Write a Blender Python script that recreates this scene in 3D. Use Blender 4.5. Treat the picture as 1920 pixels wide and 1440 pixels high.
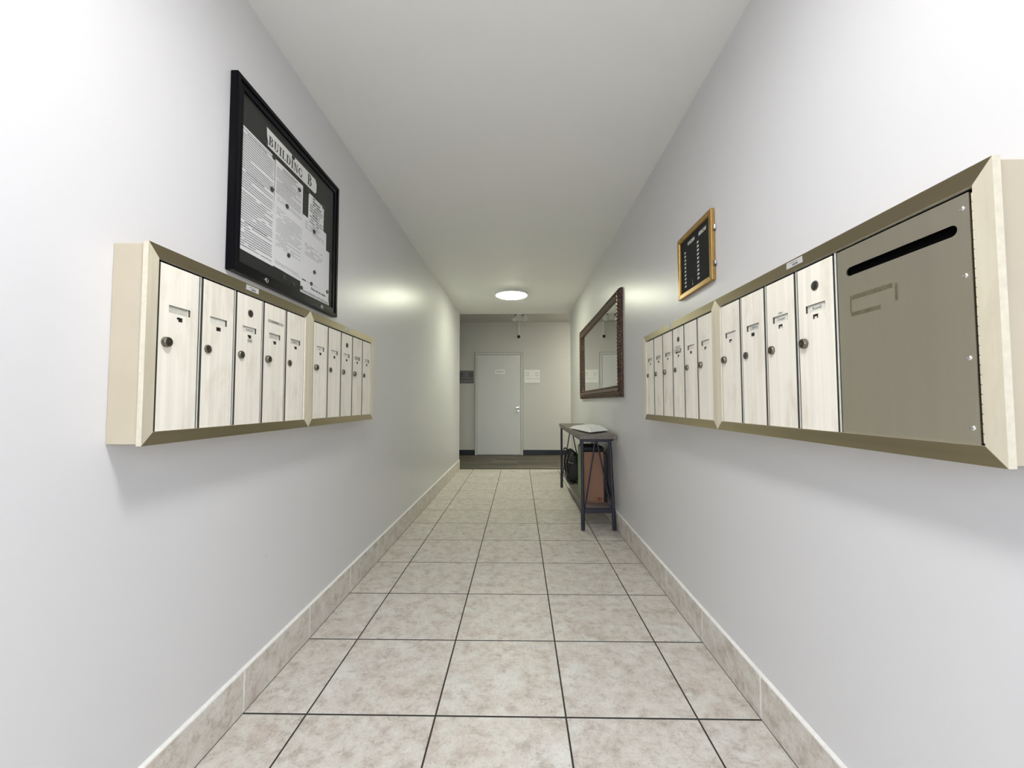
import bpy, bmesh, math, random
from mathutils import Matrix, Vector
random.seed(7)
S = bpy.context.scene
C = S.collection
for o in list(bpy.data.objects):
    bpy.data.objects.remove(o)
PI = math.pi

# ------------------------------------------------------------------ camera
cam_d = bpy.data.cameras.new('camera')
cam_d.sensor_width = 36.0
cam_d.lens = 768.44 / 1920 * 36.0
cam_d.clip_start = 0.02
cam = bpy.data.objects.new('camera', cam_d)
C.objects.link(cam)
_p, _y, _r = 0.0438, 0.0179, -0.0010          # pitch, yaw, roll
_f = Vector((-math.sin(_y) * math.cos(_p), math.cos(_y) * math.cos(_p), math.sin(_p)))
_rt = Vector((math.cos(_y), math.sin(_y), 0))
_up = _rt.cross(_f)
_r2 = math.cos(_r) * _rt + math.sin(_r) * _up
_u2 = -math.sin(_r) * _rt + math.cos(_r) * _up
M = Matrix((( _r2.x, _u2.x, -_f.x, 0.0199), (_r2.y, _u2.y, -_f.y, -1.4822), (_r2.z, _u2.z, -_f.z, 1.0988), (0, 0, 0, 1)))
cam.matrix_world = M
S.camera = cam

# ------------------------------------------------------------------ world, daylight through the entrance, exposure
w = bpy.data.worlds.new('sky')
S.world = w
w.use_nodes = True
bg = w.node_tree.nodes['Background']
bg.inputs[0].default_value = (0.82, 0.90, 1.0, 1)
bg.inputs[1].default_value = 5.0
S.view_settings.view_transform = 'Standard'
S.view_settings.look = 'None'
S.view_settings.exposure = 0.35
S.view_settings.gamma = 1.0
S.view_settings.use_curve_mapping = False
LAMP_NEAR = 49.0       # emitted radiance of the ceiling lamp near the entrance
LAMP_FAR = 42.0        # ... of the ceiling lamp in view
pl = bpy.data.lights.new('entrance_portal', 'AREA')
pl.shape = 'RECTANGLE'
pl.size = 1.30
pl.size_y = 2.15
pl.cycles.is_portal = True
po = bpy.data.objects.new('entrance_portal', pl)
po.location = (-0.05, -2.62, 1.10)
po.rotation_euler = (PI / 2, 0, 0)
C.objects.link(po)

# ------------------------------------------------------------------ materials
class NT:
    def __init__(s, name):
        s.m = bpy.data.materials.new(name)
        s.m.use_nodes = True
        s.t = s.m.node_tree
        s.b = s.t.nodes['Principled BSDF']
        s.out = s.t.nodes['Material Output']
    def n(s, typ, **kw):
        k = s.t.nodes.new(typ)
        for a, v in kw.items():
            if a.startswith('i_'):
                a = a[2:]
                k.inputs[int(a) if a.isdigit() else a.replace('_', ' ')].default_value = v
            else:
                setattr(k, a, v)
        return k
    def l(s, a, b):
        s.t.links.new(a, b)
    def setp(s, **kw):
        for a, v in kw.items():
            s.b.inputs[a.replace('_', ' ')].default_value = v
        return s
    def coord(s, scale=(1, 1, 1), rnd=0.0):
        tc = s.n('ShaderNodeTexCoord')
        mp = s.n('ShaderNodeMapping')
        mp.inputs['Scale'].default_value = scale
        if rnd:
            oi = s.n('ShaderNodeObjectInfo')
            mu = s.n('ShaderNodeMath', operation='MULTIPLY')
            mu.inputs[1].default_value = rnd
            s.l(oi.outputs['Random'], mu.inputs[0])
            s.l(mu.outputs[0], mp.inputs['Location'])
        s.l(tc.outputs['Object'], mp.inputs['Vector'])
        return mp.outputs['Vector']
    def noise(s, vec, scale, detail=4, rough=0.6, dist=0.0):
        k = s.n('ShaderNodeTexNoise')
        k.inputs['Scale'].default_value = scale
        k.inputs['Detail'].default_value = detail
        k.inputs['Roughness'].default_value = rough
        k.inputs['Distortion'].default_value = dist
        s.l(vec, k.inputs['Vector'])
        return k.outputs['Fac']
    def ramp(s, fac, stops):
        k = s.n('ShaderNodeValToRGB')
        e = k.color_ramp.elements
        while len(e) < len(stops):
            e.new(0.5)
        for i, (p, c) in enumerate(stops):
            e[i].position = p
            e[i].color = (c[0], c[1], c[2], 1) if isinstance(c, tuple) else (c, c, c, 1)
        s.l(fac, k.inputs['Fac'])
        return k.outputs['Color']
    def mix(s, a, b, fac, mode='MIX'):
        k = s.n('ShaderNodeMix', data_type='RGBA', blend_type=mode)
        for v, sock in ((a, k.inputs[6]), (b, k.inputs[7]), (fac, k.inputs[0])):
            if isinstance(v, (tuple, list)):
                sock.default_value = (v[0], v[1], v[2], 1)
            elif isinstance(v, (int, float)):
                sock.default_value = v
            else:
                s.l(v, sock)
        return k.outputs[2]
    def bump(s, h, strength=0.1, dist=0.002):
        k = s.n('ShaderNodeBump')
        k.inputs['Strength'].default_value = strength
        k.inputs['Distance'].default_value = dist
        s.l(h, k.inputs['Height'])
        s.l(k.outputs['Normal'], s.b.inputs['Normal'])
    def color(s, c):
        s.l(c, s.b.inputs['Base Color'])
        return s

def plain(name, col, rough=0.5, metal=0.0, spec=0.5, grain=0.06, gs=60.0):
    n = NT(name)
    n.setp(Roughness=rough, Metallic=metal)
    n.b.inputs['Specular IOR Level'].default_value = spec
    v = n.noise(n.coord(), gs, 3)
    lo = tuple(c * (1 - grain) for c in col)
    hi = tuple(min(1, c * (1 + grain)) for c in col)
    n.color(n.ramp(v, [(0.3, lo), (0.7, hi)]))
    return n.m

def wall_paint(name, col, rough, bstr, sx=(1, 1, 1)):
    n = NT(name)
    n.setp(Roughness=rough)
    v = n.coord(sx)
    a = n.noise(v, 1.7, 3)
    n.color(n.ramp(a, [(0.3, tuple(c * 0.985 for c in col)), (0.7, col)]))
    h = n.noise(v, 240, 2)
    h2 = n.noise(v, 5, 4, 0.55)
    hh = n.mix(h, h2, 0.72)
    n.bump(hh, bstr, 0.004)
    return n.m

def tile_stone(name, rough):
    n = NT(name)
    v = n.coord(rnd=137.0)
    big = n.noise(v, 4.5, 5, 0.62, 0.15)
    mid = n.noise(v, 17, 11, 0.80, 0.12)
    fine = n.noise(v, 120, 5, 0.8, 0.1)
    c = n.ramp(big, [(0.34, (0.61, 0.535, 0.475)), (0.46, (0.69, 0.66, 0.60)), (0.54, (0.63, 0.575, 0.52)), (0.66, (0.72, 0.70, 0.655))])
    c = n.mix(c, (0.42, 0.36, 0.30), n.ramp(mid, [(0.51, 0.0), (0.63, 0.8)]))
    c = n.mix(c, (0.80, 0.785, 0.74), n.ramp(mid, [(0.34, 0.7), (0.49, 0.0)]))
    vein = n.n('ShaderNodeMath', operation='ABSOLUTE')
    sb = n.n('ShaderNodeMath', operation='SUBTRACT')
    sb.inputs[1].default_value = 0.5
    n.l(n.noise(v, 6.5, 9, 0.70, 0.3), sb.inputs[0])
    n.l(sb.outputs[0], vein.inputs[0])
    vm = n.ramp(vein.outputs[0], [(0.0, 1.0), (0.010, 0.0)])
    gate = n.ramp(n.noise(v, 6, 3), [(0.48, 0.0), (0.64, 0.55)])
    c = n.mix(c, (0.23, 0.20, 0.17), n.mix(vm, gate, 1.0, 'MULTIPLY'))
    c = n.mix(c, (0.22, 0.19, 0.16), n.ramp(fine, [(0.555, 0.0), (0.69, 0.65)]))
    n.color(c)
    n.setp(Roughness=rough)
    n.bump(mid, 0.12, 0.002)
    return n.m

def wood(name, dark, light, axis, rough=0.55, scale=1.0, vary=0.0):
    n = NT(name)
    sc = [14 * scale] * 3
    sc[axis] = 1.1 * scale
    v = n.coord(tuple(sc), rnd=91.0)
    a = n.noise(v, 2.2, 6, 0.65, 0.8)
    b = n.noise(v, 9, 4, 0.7)
    c = n.ramp(a, [(0.3, dark), (0.72, light)])
    c = n.mix(c, tuple(x * 0.55 for x in dark), n.ramp(b, [(0.55, 0.0), (0.8, 0.6)]))
    oi = n.n('ShaderNodeObjectInfo')
    c = n.mix(c, tuple(x * 0.6 for x in dark), n.ramp(oi.outputs['Random'], [(0.0, 0.0), (1.0, vary)]))
    n.color(c)
    n.setp(Roughness=rough)
    n.bump(b, 0.15, 0.001)
    return n.m

def brushed(name, col, rough, tangent, metal=1.0, streak=(1, 1, 1), amt=0.12, aniso=0.8, stain=0.0):
    """brushed aluminium: spread of the highlight runs across the brushing"""
    n = NT(name)
    v = n.coord(streak, rnd=53.0)
    a = n.noise(v, 40, 4, 0.6)
    c = n.ramp(a, [(0.3, tuple(x * (1 - amt) for x in col)), (0.75, col)])
    if stain:
        v2 = n.coord((7, 7, 2.6), rnd=31.0)
        st = n.ramp(n.noise(v2, 1.9, 5, 0.62, 0.5), [(0.52, 0.0), (0.80, stain)])
        c = n.mix(c, (0.52, 0.43, 0.30), st)
    n.color(c)
    n.setp(Metallic=metal, Roughness=rough, Anisotropic=aniso)
    t = n.n('ShaderNodeCombineXYZ')
    for i in range(3):
        t.inputs[i].default_value = tangent[i]
    n.l(t.outputs[0], n.b.inputs['Tangent'])
    return n.m

def emit(name, col, strength):
    n = NT(name)
    n.setp(Roughness=0.4)
    n.b.inputs['Base Color'].default_value = (0.9, 0.9, 0.88, 1)
    v = n.noise(n.coord(), 3, 2)
    n.l(n.ramp(v, [(0.0, tuple(c * 0.98 for c in col)), (1.0, col)]), n.b.inputs['Emission Color'])
    n.b.inputs['Emission Strength'].default_value = strength
    return n.m

def clear_glass(name):
    n = NT(name)
    tr = n.n('ShaderNodeBsdfTransparent')
    gl = n.n('ShaderNodeBsdfGlossy')
    gl.inputs['Roughness'].default_value = 0.03
    fr = n.n('ShaderNodeFresnel')
    fr.inputs['IOR'].default_value = 1.35
    mx = n.n('ShaderNodeMixShader')
    ge = n.n('ShaderNodeNewGeometry')            # the rear face of the pane adds no second reflection
    fb = n.n('ShaderNodeMath', operation='MULTIPLY')
    iv = n.n('ShaderNodeMath', operation='SUBTRACT')
    iv.inputs[0].default_value = 1.0
    n.l(ge.outputs['Backfacing'], iv.inputs[1])
    n.l(fr.outputs[0], fb.inputs[0])
    n.l(iv.outputs[0], fb.inputs[1])
    n.l(fb.outputs[0], mx.inputs[0])
    n.l(tr.outputs[0], mx.inputs[1])
    n.l(gl.outputs[0], mx.inputs[2])
    n.l(mx.outputs[0], n.out.inputs['Surface'])
    return n.m

def speckle_frame(name):
    n = NT(name)
    v = n.coord()
    a = n.noise(v, 95, 4, 0.65)
    c = n.ramp(a, [(0.45, (0.014, 0.0045, 0.003)), (0.55, (0.080, 0.027, 0.010)), (0.66, (0.34, 0.17, 0.055))])
    n.color(c)
    n.setp(Roughness=0.33)
    n.bump(a, 0.5, 0.003)
    return n.m

MAT = {
    'wall': wall_paint('wall_paint_semi_gloss', (0.70, 0.695, 0.706), 0.34, 0.10),
    'wall_hall': wall_paint('hall_wall_paint', (0.68, 0.67, 0.64), 0.42, 0.16),
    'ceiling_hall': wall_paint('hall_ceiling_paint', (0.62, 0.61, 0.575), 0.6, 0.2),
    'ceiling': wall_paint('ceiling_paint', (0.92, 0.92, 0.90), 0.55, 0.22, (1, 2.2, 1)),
    'tile': tile_stone('stone_look_ceramic', 0.42),
    'tile_wall': tile_stone('stone_look_skirting', 0.42),
    'grout': plain('dark_grout', (0.035, 0.032, 0.027), 0.9),
    'grout_light': plain('white_grout', (0.86, 0.85, 0.82), 0.8),
    'plank': wood('dark_vinyl_plank', (0.045, 0.039, 0.028), (0.32, 0.28, 0.20), 0, 0.5, 0.8, 0.9),
    'vinyl_base': plain('dark_vinyl_skirting', (0.018, 0.022, 0.034), 0.4),
    'door_paint': wall_paint('door_paint', (0.76, 0.765, 0.775), 0.38, 0.03),
    'jamb': plain('jamb_paint', (0.70, 0.70, 0.67), 0.45),
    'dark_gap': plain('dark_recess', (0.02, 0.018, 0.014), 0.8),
    'interior_shade': plain('painted_interior_shade', (0.003, 0.003, 0.003), 0.9, 0, 0.0),
    'case': plain('beige_painted_steel', (0.57, 0.50, 0.38), 0.45, 0.0, 0.5, 0.03, 9),
    'door_alu': brushed('brushed_champagne_door', (1.0, 0.955, 0.85), 0.40, (0, 1, 0), 0.10, (1.6, 1.6, 0.03), 0.15, 0.6, 0.42),
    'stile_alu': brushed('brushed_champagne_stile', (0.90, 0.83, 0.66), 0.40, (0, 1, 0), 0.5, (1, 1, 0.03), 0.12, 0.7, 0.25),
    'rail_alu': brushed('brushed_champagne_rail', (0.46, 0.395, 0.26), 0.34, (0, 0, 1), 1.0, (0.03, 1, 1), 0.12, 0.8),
    'panel_alu': brushed('brushed_parcel_door', (0.66, 0.62, 0.515), 0.42, (0, 0, 1), 0.95, (0.6, 1, 0.05), 0.06, 0.7),
    'edge_alu': plain('champagne_edge', (0.80, 0.74, 0.60), 0.4, 0.3),
    'edge_shade': plain('shade_dark_edge', (0.085, 0.078, 0.062), 0.55, 0.2),  # dark colour stands in for shade in door gaps and slot recesses
    'strip': plain('bright_divider_strip', (0.86, 0.85, 0.80), 0.35, 0.4),
    'lock': plain('dull_nickel_lock', (0.20, 0.185, 0.15), 0.30, 1.0, 0.5, 0.3, 300),
    'lock_dark': plain('lock_face_black', (0.02, 0.018, 0.015), 0.4),
    'card': plain('name_card', (0.80, 0.78, 0.70), 0.7),
    'card_grey': plain('aged_name_card', (0.62, 0.60, 0.53), 0.7),
    'tape': plain('grey_label_tape', (0.47, 0.45, 0.40), 0.5),
    'ink': plain('printing_ink', (0.035, 0.035, 0.04), 0.7),
    'ink_grey': plain('grey_printing_ink', (0.22, 0.22, 0.24), 0.7),
    'ink_faint': plain('washed_out_ink', (0.70, 0.70, 0.71), 0.7),  # ink lightened, overexposure of the right sign put into its colour
    'sticker': plain('silver_sticker', (0.60, 0.60, 0.60), 0.4, 0.2),
    'black': plain('black_frame_lacquer', (0.002, 0.002, 0.004), 0.30, 0, 0.10),
    'felt': plain('black_felt', (0.026, 0.027, 0.026), 0.85, 0, 0.15, 0.03),
    'paper': plain('white_paper', (0.83, 0.83, 0.845), 0.75, 0, 0.3, 0.02),
    'banner': plain('banner_card', (0.80, 0.80, 0.77), 0.7, 0, 0.3, 0.03),
    'magnet': plain('black_magnet', (0.012, 0.012, 0.015), 0.35),
    'chrome': plain('polished_chrome', (0.75, 0.75, 0.74), 0.16, 1.0, 0.5, 0.04),
    'glass': clear_glass('clear_pane'),
    'gold': plain('gold_anodised_frame', (0.44, 0.27, 0.08), 0.32, 0.7, 0.5, 0.10, 40),
    'white_plastic': plain('white_plastic', (0.80, 0.80, 0.78), 0.4),
    'letter': plain('white_letter', (0.80, 0.79, 0.75), 0.5),
    'mirror': plain('mirror_silver', (0.90, 0.92, 0.90), 0.012, 1.0, 0.5, 0.0),
    'mirror_frame': speckle_frame('carved_brown_frame'),
    'table_wood': wood('weathered_grey_wood', (0.135, 0.115, 0.10), (0.235, 0.205, 0.18), 1, 0.5),
    'iron': plain('dark_powder_coated_steel', (0.030, 0.030, 0.046), 0.36, 0.3),
    'mailer': plain('white_poly_mailer', (0.93, 0.93, 0.96), 0.32, 0, 0.5, 0.02),
    'cardboard': plain('brown_cardboard', (0.31, 0.175, 0.115), 0.8, 0, 0.2, 0.05, 25),
    'green': plain('green_printed_board', (0.165, 0.235, 0.115), 0.6, 0, 0.4, 0.15, 20),
    'print_brown': plain('dark_red_print', (0.16, 0.035, 0.018), 0.8),
    'nylon': plain('black_nylon', (0.010, 0.010, 0.011), 0.6),
    'nylon_grey': plain('grey_webbing', (0.30, 0.30, 0.27), 0.6),
    'sign_white': plain('white_sign', (0.95, 0.95, 0.95), 0.45, 0, 0.5, 0.01),
    'sign_grey': plain('grey_sign', (0.20, 0.20, 0.215), 0.5, 0, 0.5, 0.03),
    'lamp_near': emit('lamp_diffuser_daylight', (1.0, 0.99, 0.985), LAMP_NEAR),
    'lamp_far': emit('lamp_diffuser_warm', (0.97, 1.0, 0.76), LAMP_FAR),
    'hall_fill': emit('added_hall_diffuser', (1.0, 0.98, 0.84), 85.0),
    'pavement': plain('outdoor_concrete', (0.30, 0.29, 0.28), 0.9),
}

# ------------------------------------------------------------------ mesh helpers
class MB:
    def __init__(s):
        s.v, s.f, s.m = [], [], []
    def add(s, vs, fs, mi=0):
        k = len(s.v)
        s.v += [tuple(v) for v in vs]
        s.f += [tuple(i + k for i in f) for f in fs]
        s.m += [mi] * len(fs)
    def box(s, x0, x1, y0, y1, z0, z1, mi=0):
        x0, x1 = sorted((x0, x1)); y0, y1 = sorted((y0, y1)); z0, z1 = sorted((z0, z1))
        s.add([(x0, y0, z0), (x1, y0, z0), (x1, y1, z0), (x0, y1, z0), (x0, y0, z1), (x1, y0, z1), (x1, y1, z1), (x0, y1, z1)],
              [(0, 3, 2, 1), (4, 5, 6, 7), (0, 1, 5, 4), (1, 2, 6, 5), (2, 3, 7, 6), (3, 0, 4, 7)], mi)
    def prism(s, poly, ax, a, b, mi=0):
        """poly: 2-D points on the plane across axis ax; extruded from a to b"""
        def P(p, t):
            q = list(p); q.insert(ax, t); return tuple(q)
        n = len(poly)
        vs = [P(p, a) for p in poly] + [P(p, b) for p in poly]
        fs = [tuple(range(n)), tuple(range(2 * n - 1, n - 1, -1))]
        fs += [(i, i + n, (i + 1) % n + n, (i + 1) % n) for i in range(n)]
        s.add(vs, fs, mi)
    def tube(s, pts, r, n=10, mi=0, cap=True):
        pts = [Vector(p) for p in pts]
        rr = r if isinstance(r, (list, tuple)) else [r] * len(pts)
        rings = []
        for i, p in enumerate(pts):
            d = (pts[min(i + 1, len(pts) - 1)] - pts[max(i - 1, 0)]).normalized()
            up = Vector((0, 0, 1)) if abs(d.z) < 0.95 else Vector((1, 0, 0))
            a = d.cross(up).normalized(); b = d.cross(a)
            rings.append([p + rr[i] * (math.cos(2 * PI * k / n) * a + math.sin(2 * PI * k / n) * b) for k in range(n)])
        vs = [v for q in rings for v in q]
        fs = [(i * n + k, i * n + (k + 1) % n, (i + 1) * n + (k + 1) % n, (i + 1) * n + k) for i in range(len(pts) - 1) for k in range(n)]
        if cap:
            fs += [tuple(range(n - 1, -1, -1)), tuple(range((len(pts) - 1) * n, len(pts) * n))]
        s.add(vs, fs, mi)
    def lathe(s, prof, c, ax, n=24, mi=0, sgn=1):
        """prof: (radius, height) pairs turned about axis ax through c"""
        a1, a2 = [i for i in range(3) if i != ax]
        vs = []
        for r, h in prof:
            for k in range(n):
                q = list(c)
                q[a1] += r * math.cos(2 * PI * k / n); q[a2] += r * math.sin(2 * PI * k / n); q[ax] += sgn * h
                vs.append(q)
        m = len(prof)
        fs = [(i * n + k, i * n + (k + 1) % n, (i + 1) * n + (k + 1) % n, (i + 1) * n + k) for i in range(m - 1) for k in range(n)]
        fs += [tuple(range(n)), tuple(range((m - 1) * n, m * n))]
        s.add(vs, fs, mi)
    def mesh(s, name, bevel=0.0, seg=1, smooth=False):
        me = bpy.data.meshes.new(name)
        me.from_pydata(s.v, [], s.f)
        me.polygons.foreach_set('material_index', s.m)
        bm = bmesh.new(); bm.from_mesh(me)
        bmesh.ops.recalc_face_normals(bm, faces=bm.faces)
        if bevel:
            bmesh.ops.bevel(bm, geom=[e for e in bm.edges if e.is_manifold and e.calc_face_angle(0) > 0.5], offset=bevel, segments=seg, affect='EDGES', profile=0.5)
        bm.to_mesh(me); bm.free()
        if smooth:
            me.polygons.foreach_set('use_smooth', [True] * len(me.polygons))
            try:
                me.set_sharp_from_angle(angle=0.7)
            except Exception:
                pass
        me.update()
        return me

def put(name, me, mats, parent=None, loc=(0, 0, 0), rot=(0, 0, 0), scale=None):
    o = bpy.data.objects.new(name, me)
    C.objects.link(o)
    if not isinstance(mats, (list, tuple)):
        mats = [mats]
    if not me.materials:
        for m in mats:
            me.materials.append(MAT[m])
    o.parent = parent
    o.location = loc
    o.rotation_euler = rot
    if scale:
        o.scale = scale
    return o

def tag(o, label=None, cat=None, group=None, kind=None):
    if label: o['label'] = label
    if cat: o['category'] = cat
    if group: o['group'] = group
    if kind: o['kind'] = kind
    return o

def empty(name, loc, rz=0.0):
    o = bpy.data.objects.new(name, None)
    C.objects.link(o)
    o.empty_display_size = 0.05
    o.location = loc
    o.rotation_euler = (0, 0, rz)
    return o

def box(name, b, mat, parent=None, bevel=0.0, loc=(0, 0, 0), rot=(0, 0, 0)):
    m = MB(); m.box(*b)
    return put(name, m.mesh(name, bevel), mat, parent, loc, rot)

def struct(name, b, mat, bevel=0.0):
    return tag(box(name, b, mat, None, bevel), kind='structure')

def pillow(w, d, h, b=0.0018):
    """flat piece with eased upper edges, lower corner at the origin"""
    m = MB()
    m.add([(0, 0, 0), (w, 0, 0), (w, d, 0), (0, d, 0), (0, 0, h - b), (w, 0, h - b), (w, d, h - b), (0, d, h - b),
           (b, b, h), (w - b, b, h), (w - b, d - b, h), (b, d - b, h)],
          [(0, 3, 2, 1), (0, 1, 5, 4), (1, 2, 6, 5), (2, 3, 7, 6), (3, 0, 4, 7), (4, 5, 9, 8), (5, 6, 10, 9), (6, 7, 11, 10), (7, 4, 8, 11), (8, 9, 10, 11)])
    return m

_pc = {}
def shared(key, fn):
    if key not in _pc:
        _pc[key] = fn()
    return _pc[key]

def text_mesh(txt, size, align='CENTER', extrude=0.0002, bold=0.0, sx=1.0, line=1.0):
    """flat lettering in the x-z plane, front towards -y, centred on the origin"""
    cu = bpy.data.curves.new('lettering', 'FONT')
    cu.body = txt
    cu.size = size
    cu.align_x = align
    cu.align_y = 'CENTER'
    cu.extrude = extrude
    cu.offset = bold
    cu.resolution_u = 2
    cu.space_line = line
    o = bpy.data.objects.new('lettering', cu)
    C.objects.link(o)
    dg = bpy.context.evaluated_depsgraph_get()
    dg.update()
    me = bpy.data.meshes.new_from_object(o.evaluated_get(dg))
    bpy.data.objects.remove(o)
    bpy.data.curves.remove(cu)
    me.transform(Matrix.Diagonal((sx, 1, 1, 1)))
    me.transform(Matrix.Rotation(PI / 2, 4, 'X'))
    me.materials.clear()
    return me

def scribble(n, h, seed=0, w=None):
    """blurred print too small to read: a row of short strokes, centred on the origin, front towards -y"""
    rg = random.Random(seed)
    m = MB()
    w = w or n * h * 0.62
    for i in range(n):
        x = -w / 2 + w * (i + 0.5) / n
        a, b = rg.uniform(0.55, 1.0) * h / 2, rg.uniform(0.55, 1.0) * h / 2
        t = rg.uniform(0.55, 0.8) * w / n / 2
        m.add([(x - t, 0, -a), (x + t, 0, -a), (x + t, 0, b), (x - t, 0, b)], [(0, 1, 2, 3)])
    return m.mesh('print')

XL, XR = -0.970, 0.866          # wall faces
YE, YF = 5.28, 7.08             # end of the corridor, far wall of the cross hall
ZC, ZH = 2.563, 2.777           # ceiling heights
YB = -2.60                      # entrance
T = 0.457                       # tile module

# ------------------------------------------------------------------ shell
wl = struct('wall_left', (XL - 0.12, XL, YB, YE, 0, ZH + 0.1), 'wall')
wr = struct('wall_right', (XR, XR + 0.12, YB, YE, 0, ZH + 0.1), 'wall')
struct('wall_hall_left', (-3.6, XL - 0.12, YE - 0.12, YE, 0, ZH + 0.1), 'wall_hall')
struct('wall_hall_right', (XR + 0.12, 3.6, YE - 0.12, YE, 0, ZH + 0.1), 'wall_hall')
struct('wall_back', (-3.6, 3.6, YF, YF + 0.12, 0, ZH + 0.1), 'wall_hall')
struct('wall_end_left', (-3.72, -3.6, YE - 0.12, YF + 0.12, 0, ZH + 0.1), 'wall_hall')
struct('wall_end_right', (3.6, 3.72, YE - 0.12, YF + 0.12, 0, ZH + 0.1), 'wall_hall')
struct('ceiling', (XL, XR, YB, YE, ZC, ZH + 0.1), 'ceiling')
struct('ceiling_hall', (-3.6, 3.6, YE, YF, ZH, ZH + 0.1), 'ceiling_hall')
# entrance wall behind the viewpoint: opening with a glazed door
m = MB()
m.box(XL, -0.72, YB - 0.10, YB, 0, ZC)
m.box(0.62, XR, YB - 0.10, YB, 0, ZC)
m.box(-0.72, 0.62, YB - 0.10, YB, 2.18, ZC)
tag(put('wall_entrance', m.mesh('wall_entrance'), 'wall'), kind='structure')
m = MB()
for a, b in ((-0.72, -0.65), (0.55, 0.62)):
    m.box(a, b, YB - 0.09, YB - 0.03, 0.0, 2.18)
m.box(-0.65, 0.55, YB - 0.09, YB - 0.03, 2.10, 2.18)
m.box(-0.65, 0.55, YB - 0.09, YB - 0.03, 0.0, 0.12)
m.box(-0.65, 0.55, YB - 0.08, YB - 0.04, 0.98, 1.05)
d2 = tag(put('door_2', m.mesh('door_2'), 'white_plastic'), kind='structure')
box('glass_pane', (-0.65, 0.55, YB - 0.064, YB - 0.058, 0.12, 2.10), 'glass', d2)
tag(box('ground', (-14, 14, YB - 18, YB - 0.10, -0.06, -0.011), 'pavement'), kind='structure')

# ------------------------------------------------------------------ tiled floor, tiled skirting
fl = struct('floor', (XL, XR, YB - 0.1, YE - 0.006, -0.06, -0.0010), 'grout')
xs = [-0.9585, -0.7333, -0.2763, 0.1807, 0.6377, 0.8545]
gx, gy = 0.0056, 0.0076
for n in range(-6, 12):
    y0, y1 = n * T, min((n + 1) * T, YE - 0.012)
    y0 = max(y0, YB + 0.002)
    for c in range(5):
        x0, x1 = xs[c] + (gx / 2 if c else 0), xs[c + 1] - (gx / 2 if c < 4 else 0)
        ww, dd = x1 - x0, y1 - y0 - gy
        me = shared(('ft', c, round(dd, 4)), lambda: pillow(ww, dd, 0.012, 0.0012).mesh('floor_tile'))
        put('floor_tile', me, 'tile', fl, (x0, y0 + gy / 2, -0.012))
def skirting(name, side):
    X = XL if side < 0 else XR
    a, b = (X, X + 0.0098) if side < 0 else (X - 0.0098, X)
    root = struct(name, (a, b, YB, YE, 0.0, 0.1475), 'grout_light')
    for n in range(-6, 12):
        y0, y1 = max(n * T, YB + 0.002), min((n + 1) * T, YE)
        L = y1 - y0 - 0.0075
        me = shared(('sk', round(L, 4)), lambda: pillow(L, 0.143, 0.0115, 0.0012).mesh('skirting_tile'))
        if side < 0:      # local x -> +Y, local y -> +Z, local z -> +X
            R = Matrix(((0, 0, 1), (1, 0, 0), (0, 1, 0))).to_euler()
            put('skirting_tile', me, 'tile_wall', root, (X, y0 + 0.00375, 0.0025), R)
        else:             # local x -> -Y
            R = Matrix(((0, 0, -1), (-1, 0, 0), (0, 1, 0))).to_euler()
            put('skirting_tile', me, 'tile_wall', root, (X, y1 - 0.00375, 0.0025), R)
    m = MB()
    e = 0.009 * (1 if side < 0 else -1)
    m.prism([(X, 0.146), (X + e, 0.146), (X + e * 0.6, 0.1495), (X, 0.1535)], 1, YB, YE)
    put('caulk_bead', m.mesh('caulk_bead'), 'grout_light', root)
skirting('baseboard_left', -1)
skirting('baseboard_right', 1)

# cross hall: dark planks, vinyl skirting
fh = struct('floor_hall', (-3.6, 3.6, YE - 0.006, YF, -0.06, -0.002), 'grout')
rows = 15
pw = (YF - YE) / rows
for r in range(rows):
    x = -3.6 - random.uniform(0, 1.1)
    y = YE + r * pw
    while x < 3.6:
        L = 1.22
        a, b = max(x, -3.6), min(x + L, 3.6)
        if b - a > 0.05:
            me = shared(('pk', round(b - a, 3)), lambda: pillow(b - a - 0.002, pw - 0.002, 0.010, 0.0012).mesh('plank'))
            put('plank', me, 'plank', fh, (a, y + 0.001, -0.0095))
        x += L
m = MB()
m.prism([(YE - 0.012, 0), (YE - 0.008, 0.004), (YE + 0.018, 0.004), (YE + 0.024, 0)], 0, XL + 0.012, XR - 0.012)
tag(put('trim_1', m.mesh('trim_1'), 'plank'), kind='structure')
bb = struct('baseboard_back', (-3.6, -0.905, YF - 0.008, YF, 0.0, 0.105), 'vinyl_base', 0.002)
box('skirting_run', (0.094, 3.6, YF - 0.008, YF, 0.0, 0.105), 'vinyl_base', bb, 0.002)

# ------------------------------------------------------------------ far door
m = MB()
m.box(-0.905, -0.862, YF - 0.028, YF + 0.01, 0, 2.13)
m.box(0.052, 0.094, YF - 0.028, YF + 0.01, 0, 2.13)
m.box(-0.862, 0.052, YF - 0.028, YF + 0.01, 2.088, 2.13)
d1 = tag(put('door_1', m.mesh('door_1', 0.002), 'jamb'), kind='structure')
lf = box('door_leaf', (-0.857, 0.047, YF - 0.022, YF + 0.01, 0.012, 2.082), 'door_paint', d1, 0.002)
m = MB()
m.lathe([(0.0, 0.0), (0.030, 0.0), (0.030, 0.006), (0.012, 0.010), (0.012, 0.030), (0.026, 0.038), (0.029, 0.052), (0.022, 0.064), (0.0, 0.066)], (0.0, YF - 0.022, 0.905), 1, 20, 0, -1)
put('door_knob', m.mesh('door_knob', smooth=True), 'chrome', d1)
m = MB()
m.lathe([(0.0, 0.0), (0.024, 0.0), (0.024, 0.010), (0.015, 0.014), (0.0, 0.014)], (0.0, YF - 0.022, 0.985), 1, 20, 0, -1)
m.box(-0.045, 0.008, YF - 0.042, YF - 0.034, 0.979, 0.992)
put('deadbolt', m.mesh('deadbolt', smooth=True), 'chrome', d1)
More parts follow.
